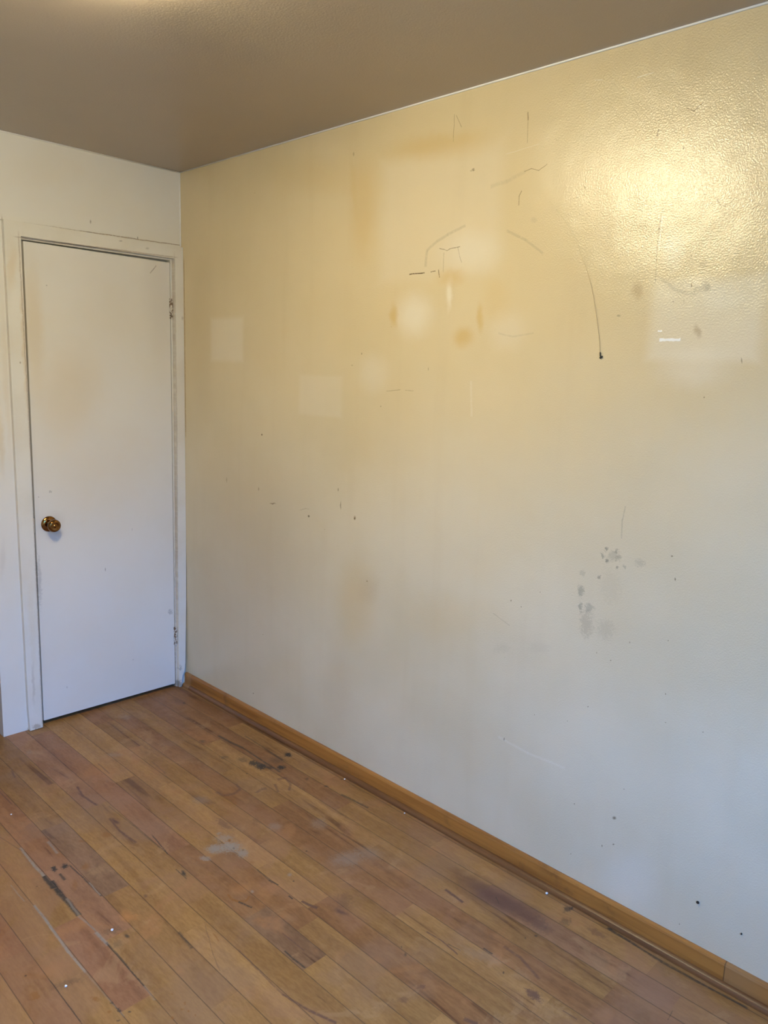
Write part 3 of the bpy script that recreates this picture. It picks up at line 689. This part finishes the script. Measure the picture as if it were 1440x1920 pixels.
M_DOORW = mat_paint('door_wall_paint', 0, 2, STAINS_DOOR_WALL)
M_DOOR = mat_paint('door_paint', 0, 2, MARKS_DOOR, base=(.745,.705,.63), peel=.08, rough=.38, off=-.382)
M_CASING = mat_casing()
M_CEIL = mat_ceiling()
M_WALL = mat_paint('plain_wall_paint', 1, 2, None)
M_BEAD = mat_plain('caulk_paint', (.86,.83,.76), .45)
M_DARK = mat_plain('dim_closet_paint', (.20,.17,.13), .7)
M_BASE = mat_baseboard('varnished_baseboard', (.40,.17,.035), (.25,.095,.02))
M_SHOE = mat_baseboard('varnished_shoe_molding', (.185,.078,.024), (.11,.042,.014))
M_BRASS = mat_plain('aged_brass', (.27,.13,.038), .14, 1.0)
M_STEEL = mat_plain('dull_metal', (.30,.26,.2), .4, 1.0)
M_HOLE = mat_plain('black_metal', (.02,.018,.015), .5)
M_THREAD = mat_plain('brown_thread', (.13,.08,.04), .8)
M_TAPE = mat_plain('white_tape', (.92,.91,.88), .5)
M_CRUMB = mat_plain('plaster', (.9,.9,.88), .8)
M_WHITE = mat_plain('window_paint', (.8,.8,.77), .4)

def mat_hinge():
    s = NB('chipped_hinge_paint'); tc = s.n('TexCoord').outputs['Object']
    f = s.rng(s.noise(tc, 95, 4, .6).outputs[0], .46, .54)
    return s.fin(s.mix(f, (.68,.62,.52), (.17,.105,.055)), .45, s.bump(f, .4, .001))
M_HINGE = mat_hinge()

# ------------------------------------------------------------------ structure
DL, DR, DT, DB = -.7085, -.056, 2.046, .022       # door slab
def struct(name, bm, m, label, cat, **k): return setp(obj(name, bm, m, **k), label, cat, 'structure')
XL, XH = -2.80, -.878                              # left wall, end of the wall piece beside the door

# floor: one quad per plank, tone and seed per plank
random.seed(11)
W0, PW = -1.205, .0832
joints = {4:[-.759], 5:[-1.191,-1.616,-1.884], 3:[-.509,-1.547], 2:[-.786,-1.25], 1:[-1.014,-1.426], -1:[-1.065,-1.492],
          0:[-1.282,-1.683], -2:[-1.312], 6:[-.19,-.66,-1.30,-1.755], 10:[-1.20,-2.215], 9:[-1.112,-2.396], 12:[-1.366,-2.627], 14:[-.163,-1.109],
          13:[-.55,-1.75], 11:[-.62,-1.62], 8:[-.45,-1.35,-2.05], 7:[-.80,-1.45,-1.705]}
dark = {(5,1):(.30,.145,.066), (5,3):(.24,.13,.06), (7,4):(.24,.135,.066), (0,2):(.28,.13,.06), (2,2):(.27,.155,.08), (12,2):(.29,.15,.068),
        (-2,1):(.30,.135,.05), (1,1):(.32,.155,.065), (1,2):(.31,.16,.08), (4,1):(.33,.17,.08)}
faces = []
k0 = int(math.floor((XL-.3-W0)/PW)); k1 = int(math.ceil((.14-W0)/PW))
FY = [-3.95, -2.9, -2.45, -2.1, -1.9, -1.72, -1.55, -1.38, -1.2, -1.0, -.75, -.4, 0.0, 1.45]
FK = [k0, -4, -2, 0, 2, 4, 6, 8, 10, 12, 14, k1]
fm, fpick = tiled(mat_floor, STAINS_FLOOR, [W0+k*PW for k in FK], FY)
bm = bmn(); uvl = bm.loops.layers.uv.new('grain'); 
for k in range(k0, k1):
    js = sorted(joints.get(k, []), reverse=True); top, bot = 1.45, -3.95
    ys = [top]; y = top
    targets = js + [bot]
    for t in targets:
        while y - t > 1.15:
            y -= random.uniform(.45, .95)
            if y - t < .25: y = t + .3
            ys.append(y)
        ys.append(t); y = t
    x0, x1 = W0+k*PW, W0+(k+1)*PW
    # index counted from the first joint inside the photo
    for i, (a, b) in enumerate(zip(ys[:-1], ys[1:])):
        s0 = random.random(); off = random.uniform(0, 20)
        c = Vector((.340,.183,.056)).lerp(Vector((.295,.155,.051)), random.random())
        if random.random() < .22: c = Vector((.38,.208,.068))
        if random.random() < .16: c = Vector((.28,.135,.048))
        # special planks identified by their lower end
        for (kk, ji), cc in dark.items():
            if kk == k and ji-1 < len(js) and abs(b-js[ji-1]) < 1e-6: c = Vector(cc)
            if kk == k and ji-1 == len(js) and b < -3 and abs(a-js[-1]) < 1e-6: c = Vector(cc)
        ki = max(q for q in range(len(FK)-1) if FK[q] <= k)
        cuts = [a] + [y for y in reversed(FY) if b+1e-4 < y < a-1e-4] + [b]
        for ya, yb in zip(cuts[:-1], cuts[1:]):
            vs = [bm.verts.new(p) for p in ((x0,yb,0),(x1,yb,0),(x1,ya,0),(x0,ya,0))]
            f = bm.faces.new(vs); ym = (ya+yb)/2
            f.material_index = fpick[ki, max(q for q in range(len(FY)-1) if FY[q] <= ym)]
            for l, (u, v) in zip(f.loops, ((0,yb),(PW,yb),(PW,ya),(0,ya))): l[uvl].uv = (u, v+off)
            faces.append((tuple(c), s0))
me = bpy.data.meshes.new('floor')
bm.to_mesh(me); bm.free()
me.attributes.new('plank_tone', 'FLOAT_COLOR', 'FACE'); me.attributes.new('plank_seed', 'FLOAT', 'FACE')
me.attributes['plank_tone'].data.foreach_set('color', [q for c, s0 in faces for q in (*c, 1.0)])
me.attributes['plank_seed'].data.foreach_set('value', [s0 for c, s0 in faces])
floor = bpy.data.objects.new('floor', me); C.objects.link(floor)
for m in fm: me.materials.append(m)
setp(floor, 'worn brown hardwood strip floor with grey patches and dark stains', 'floor', 'structure')

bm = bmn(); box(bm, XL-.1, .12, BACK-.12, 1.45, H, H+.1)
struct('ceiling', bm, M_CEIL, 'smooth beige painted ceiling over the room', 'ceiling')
mats, pick = tiled(mat_right_wall, STAINS_AND_SHADING_RIGHT_WALL, WY, WZ)
bm = bmn(); gv = [[bm.verts.new((0, y, z)) for z in WZ] for y in WY]
for i in range(len(WY)-1):
    for j in range(len(WZ)-1):
        f = bm.faces.new((gv[i][j], gv[i][j+1], gv[i+1][j+1], gv[i+1][j])); f.material_index = pick[i, j]
ext = bmesh.ops.extrude_face_region(bm, geom=list(bm.faces))
bmesh.ops.translate(bm, verts=[v for v in ext['geom'] if isinstance(v, bmesh.types.BMVert)], vec=(.12, 0, 0))
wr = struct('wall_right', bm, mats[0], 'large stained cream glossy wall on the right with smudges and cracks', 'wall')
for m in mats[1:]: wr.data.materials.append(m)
bm = bmn()
box(bm, XH, -.722, 0, .12, -.01, H); box(bm, -.722, -.047, 0, .12, 2.0605, H); box(bm, -.047, .0, 0, .12, -.01, H)
box(bm, -1.70, XH, 0, .12, 2.06, H); box(bm, XL, -1.70, 0, .12, -.01, H)
struct('wall_door', bm, M_DOORW, 'off-white wall holding the closet door, its left end open to a hall', 'wall')
bm = bmn(); box(bm, XL-.12, XL, BACK-.12, 1.45, -.02, H)
struct('wall_left', bm, M_WALL, 'plain off-white wall on the left side of the room', 'wall')
x0, x1, z0, z1 = WIN
bm = bmn(); box(bm, XL, x0, BACK-.12, BACK, -.02, H); box(bm, x1, 0, BACK-.12, BACK, -.02, H)
box(bm, x0, x1, BACK-.12, BACK, -.02, z0); box(bm, x0, x1, BACK-.12, BACK, z1, H)
struct('wall_back', bm, mat_paint('back_wall_paint', 0, 2, None), 'off-white back wall with the window behind the camera', 'wall')
bm = bmn(); box(bm, XH, XH+.10, .12, 1.35, -.02, H)
struct('wall_hall', bm, M_DARK, 'dim partition between closet and hall', 'wall')
bm = bmn(); box(bm, XL, 0, 1.35, 1.45, -.02, H)
struct('wall_far', bm, M_DARK, 'dim wall at the far end of hall and closet', 'wall')

# window behind the camera: frame, sashes, sill
wn = setp(empty('window_1', ((x0+x1)/2, BACK, z0)), 'white framed window in the back wall, outside the picture', 'window', 'structure')
def wbox(name, *b):
    bm = bmn()
    box(bm, b[0]-wn.location.x, b[1]-wn.location.x, b[2]-BACK, b[3]-BACK, b[4]-z0, b[5]-z0); return obj(name, bm, M_WHITE, wn, bevel=.002)
bm = bmn(); ox = wn.location.x
for q in ((x0, x0+.035, z0, z1), (x1-.035, x1, z0, z1), (x0+.035, x1-.035, z1-.035, z1), (x0+.035, x1-.035, z0, z0+.035), (x0+.035, x1-.035, (z0+z1)/2-.02, (z0+z1)/2+.02)):
    box(bm, q[0]-ox, q[1]-ox, -.09, -.05, q[2]-z0, q[3]-z0)
obj('window_frame', bm, M_WHITE, wn)
wbox('window_sill', x0-.05, x1+.05, BACK+.0005, BACK+.05, z0-.03, z0-.002)

# paint-filled corner beads along ceiling and corner
def bead(name, a, b, label):
    a, b = Vector(a), Vector(b); bm = bmn(); tube(bm, [a, b], .0032, 8)
    struct(name, bm, M_BEAD, label, 'trim', smooth=True)
bead('trim_2', (-.0015, -.003, H-.0015), (-.0015, BACK, H-.0015), 'thin pale painted caulk line where right wall meets ceiling')
bead('trim_3', (XL, -.0015, H-.0015), (0, -.0015, H-.0015), 'thin pale painted caulk line where door wall meets ceiling')
bead('trim_4', (-.0015, -.0015, 2.118), (-.0015, -.0015, H), 'thin pale caulk line in the upright corner above the casing')

# door casing with jamb
cs = setp(empty('trim_1', (-.38, 0, 0)), 'worn off-white door casing around the flush door', 'trim', 'structure')
def cpart(name, f, bevel=.0025):
    bm = bmn(); f(bm); bmesh.ops.translate(bm, verts=bm.verts, vec=(.38, 0, 0)); return obj(name, bm, M_CASING, cs, bevel=bevel)
TH = -.021
cpart('casing_left', lambda b: prism(b, [(-.7835,2.1140),(-.7205,2.0600),(-.7205,.003),(-.775,.002),(-.7785,.1),(-.7815,.9)], 1, 0, TH), 0)
cpart('casing_top', lambda b: prism(b, [(-.7835,2.1140),(-.0008,2.1140),(-.0465,2.0600),(-.7205,2.0600)], 1, 0, TH), 0)
cpart('casing_right', lambda b: prism(b, [(-.0465,2.0600),(-.0008,2.1140),(-.0008,.80),(-.004,.45),(-.0115,.12),(-.0165,.085),(-.030,.055),(-.034,.003),(-.0475,.003)], 1, 0, TH), 0)
cpart('jamb', lambda b: (box(b, -.7215,-.7135,.0006,.118,.001,2.0605), box(b, -.0535,-.0475,.0006,.118,.001,2.0605), box(b, -.7135,-.0535,.0006,.118,2.052,2.0605)), .001)
cpart('door_stop', lambda b: (box(b, -.7135,-.7035,.040,.052,.001,2.052), box(b, -.0635,-.0535,.040,.052,.001,2.052), box(b, -.7035,-.0635,.040,.052,2.042,2.052)), .001)

# door
dr = setp(empty('door_1', (-.382, .002, 0)), 'flush off-white closet door with brass knob, yellowed above and bluish below', 'door', 'structure')
def dpart(name, bm, m, **k):
    bmesh.ops.translate(bm, verts=bm.verts, vec=(.382, -.002, 0)); return obj(name, bm, m, dr, **k)
bm = bmn(); prism(bm, [(DL+.002,DB-.002),(DR-.001,DB-.004),(DR,DT-.004),(DL-.001+.006,DT+.001)], 1, .002, .037)
dpart('door_slab', bm, M_DOOR, bevel=.0015)
KX, KZ = -.649, .899
bm = bmn(); lathe(bm, [(0,.0),(0,.033),(.002,.0335),(.005,.031),(.008,.024),(.010,.016),(.010,0)], (KX,.002,KZ), (0,-1,0)); ro = dpart('rosette', bm, M_BRASS, smooth=True)
bm = bmn(); lathe(bm, [(.008,0),(.009,.012),(.022,.011),(.030,.0125),(.036,.019),(.044,.0255),(.052,.0275),(.059,.0265),(.064,.0235),(.0665,.0195),(.0655,.016),(.0645,.010),(.064,.006),(.0655,.0055),(.066,0)], (KX,.002,KZ), (0,-1,0))
kn = dpart('door_knob', bm, M_BRASS, smooth=True); kn['label'] = 'round aged brass knob'
for zc in (1.838, .268):
    bm = bmn()
    for i in range(5):
        za = zc-.045+i*.018; lathe(bm, [(0,0),(0,.0052),(.0170,.0052),(.0170,0)], (-.0515,-.0035,za+.0005), (0,0,1), 16)
    box(bm, -.0615,-.0525,-.0002,.0018,zc-.045,zc+.045)
    h = dpart('hinge', bm, M_HINGE); h['label'] = 'small hinge with chipped paint'
bm = bmn(); box(bm, -.7155,-.7095,-.0022,.001,.868,.930); dpart('latch_plate', bm, mat_plain('painted_latch', (.42,.36,.27), .4))

# baseboard with shoe molding
bb = setp(empty('baseboard_right', (0, -1.9, 0)), 'low orange-brown varnished wooden baseboard along the right wall', 'baseboard', 'structure')
bm = bmn(); prism(bm, [(0,.001),(-.013,.001),(-.013,.062),(-.011,.068),(-.006,.0705),(0,.0705)], 1, -.0175, BACK)
bmesh.ops.translate(bm, verts=bm.verts, vec=(0,0,0)); o = obj('baseboard_board', bm, M_BASE, bb); o.location = (0, 1.9, 0)
arc = [(-.0131,.0005)] + [(-.0131-.015*math.cos(t), .0005+.018*math.sin(t)) for t in [i*math.pi/2/8 for i in range(9)]]
bm = bmn(); prism(bm, arc, 1, -.0175, BACK); o = obj('shoe_molding', bm, M_SHOE, bb, smooth=False); o.location = (0, 1.9, 0)

# ------------------------------------------------------------------ objects
lamp = setp(empty('ceiling_lamp', (*LAMP_POS, H)), 'round flush ceiling lamp glowing warm, just above the picture', 'lamp')
bm = bmn(); lathe(bm, [(0,0),(0,.06),(.012,.06),(.016,.05),(.019,0)], (0,0,-.0005), (0,0,-1)); obj('lamp_base', bm, M_STEEL, lamp, smooth=False)
s = NB('lit_glass'); s.b.inputs['Base Color'].default_value = (.9,.85,.75,1); s.b.inputs['Emission Color'].default_value = (*LAMP_COLOR,1); s.b.inputs['Emission Strength'].default_value = LAMP_STRENGTH
bm = bmn(); lathe(bm, [(.0195,0),(.0195,.11),(.024,.138),(.036,.152),(.055,.155),(.078,.144),(.100,.115),(.114,.075),(.121,.035),(.123,0)], (0,0,0), (0,0,-1)); obj('lamp_shade', bm, s.m, lamp, smooth=True)
bm = bmn(); lathe(bm, [(.010,0),(.010,.050),(.016,.062),(.030,.066),(.046,.058),(.056,.036),(.060,0)], (.32,.215,0), (0,0,-1)); obj('lamp_shade', bm, s.m, lamp, smooth=True)
bm = bmn(); lathe(bm, [(0,0),(0,.075),(.008,.072),(.0095,0)], (.32,.215,-.0005), (0,0,-1)); box(bm, .02,.04,.02,.04,-.004,-.0005)
prism(bm, [(.045,.06),(.07,.035),(.285,.165),(.26,.19)], 2, -.012, -.0005); obj('lamp_canopy', bm, M_STEEL, lamp)

pts = [(-.002,-1.997,2.052),(-.002,-2.048,1.993),(-.003,-2.088,1.925),(-.002,-2.125,1.844),(-.003,-2.151,1.758),(-.002,-2.167,1.686),(-.003,-2.173,1.642)]
th = setp(empty('hanging_thread', pts[-1]), 'thin dark thread curving down the upper right wall to a knot', 'thread')
def smoothpts(p, n=6):
    out = []; P = [Vector(q) for q in p]
    for i in range(len(P)-1):
        a, b, c, d = P[max(i-1,0)], P[i], P[i+1], P[min(i+2, len(P)-1)]
        for k in range(n):
            t = k/n; out.append(.5*((2*b)+(c-a)*t+(2*a-5*b+4*c-d)*t*t+(3*b-a-3*c+d)*t**3))
    return out+[P[-1]]
L0 = Vector(pts[-1])
bm = bmn(); tube(bm, [p-L0 for p in smoothpts(pts)], lambda t: .00018+.00022*t, 6); obj('strand', bm, M_THREAD, th)
bm = bmn(); tube(bm, [(0,.001,.014),(0,0,.004),(0,-.0025,-.001),(0,-.0055,.000),(0,-.006,.004)], .0016, 8)
bmesh.ops.create_icosphere(bm, subdivisions=2, radius=.0028, matrix=Matrix.Translation((0,-.001,-.001))); obj('knot', bm, M_HOLE, th)

def tape(name, cy, cz, w, h, label):
    bm = bmn(); n = 12; random.seed(int(w*9999))
    top = [(cy+w*(i/n-.5), cz+h/2*(1-.45*random.random())) for i in range(n+1)]; bot = [(cy+w*(i/n-.5), cz-h/2*(1-.45*random.random())) for i in range(n+1)]
    prism(bm, top+bot[::-1], 0, -.0004, -.0012); setp(obj(name, bm, M_TAPE), label, 'tape', None, 'white scraps on the right wall')
tape('tape_strip', -2.367, 1.6885, .056, .009, 'longer white tape strip stuck level on the upper right wall')
tape('tape_strip', -2.338, 1.711, .011, .005, 'tiny white tape scrap just above the longer strip on the wall')

def nail(cy, cz, r, label):
    bm = bmn(); lathe(bm, [(0,0),(0,r*.6),(.003,r*.6),(.003,r),(.0045,r*.9),(.005,0)], (0,0,0), (-1,0,0), 12)
    setp(obj('nail', bm, M_HOLE, loc=(0,cy,cz)), label, 'nail', None, 'nails in the right wall')
nail(-2.599, .196, .0042, 'larger black nail head low on the right wall above the baseboard')
nail(-2.717, .169, .0022, 'tiny dark nail head nearest the lower right corner of the wall')

random.seed(5)
for (x, y), r, lab in [((-1.075,-.621), .0028, 'faint pale plaster crumb on the floor below the wall end left of the door'),
                       ((-1.087,-1.401), .0042, 'white plaster crumb on the floor beside the worn grey seam'),
                       ((-1.267,-1.512), .0036, 'white plaster crumb on the brown stain at lower left of the floor'),
                       ((-.036,-2.158), .0042, 'white plaster crumb against the baseboard, nearest the camera'),
                       ((-.036,-1.551), .003, 'white plaster crumb against the baseboard, halfway along'),
                       ((-.036,-1.228), .0035, 'white plaster crumb against the baseboard, farthest from the camera')]:
    bm = bmn(); bmesh.ops.create_icosphere(bm, subdivisions=2, radius=r)
    for v in bm.verts: v.co *= random.uniform(.7, 1.15); v.co.z = v.co.z*.7
    zz = min(v.co.z for v in bm.verts)
    setp(obj('plaster_crumb', bm, M_CRUMB, loc=(x, y, -zz)), lab, 'crumb', None, 'plaster crumbs on the floor')
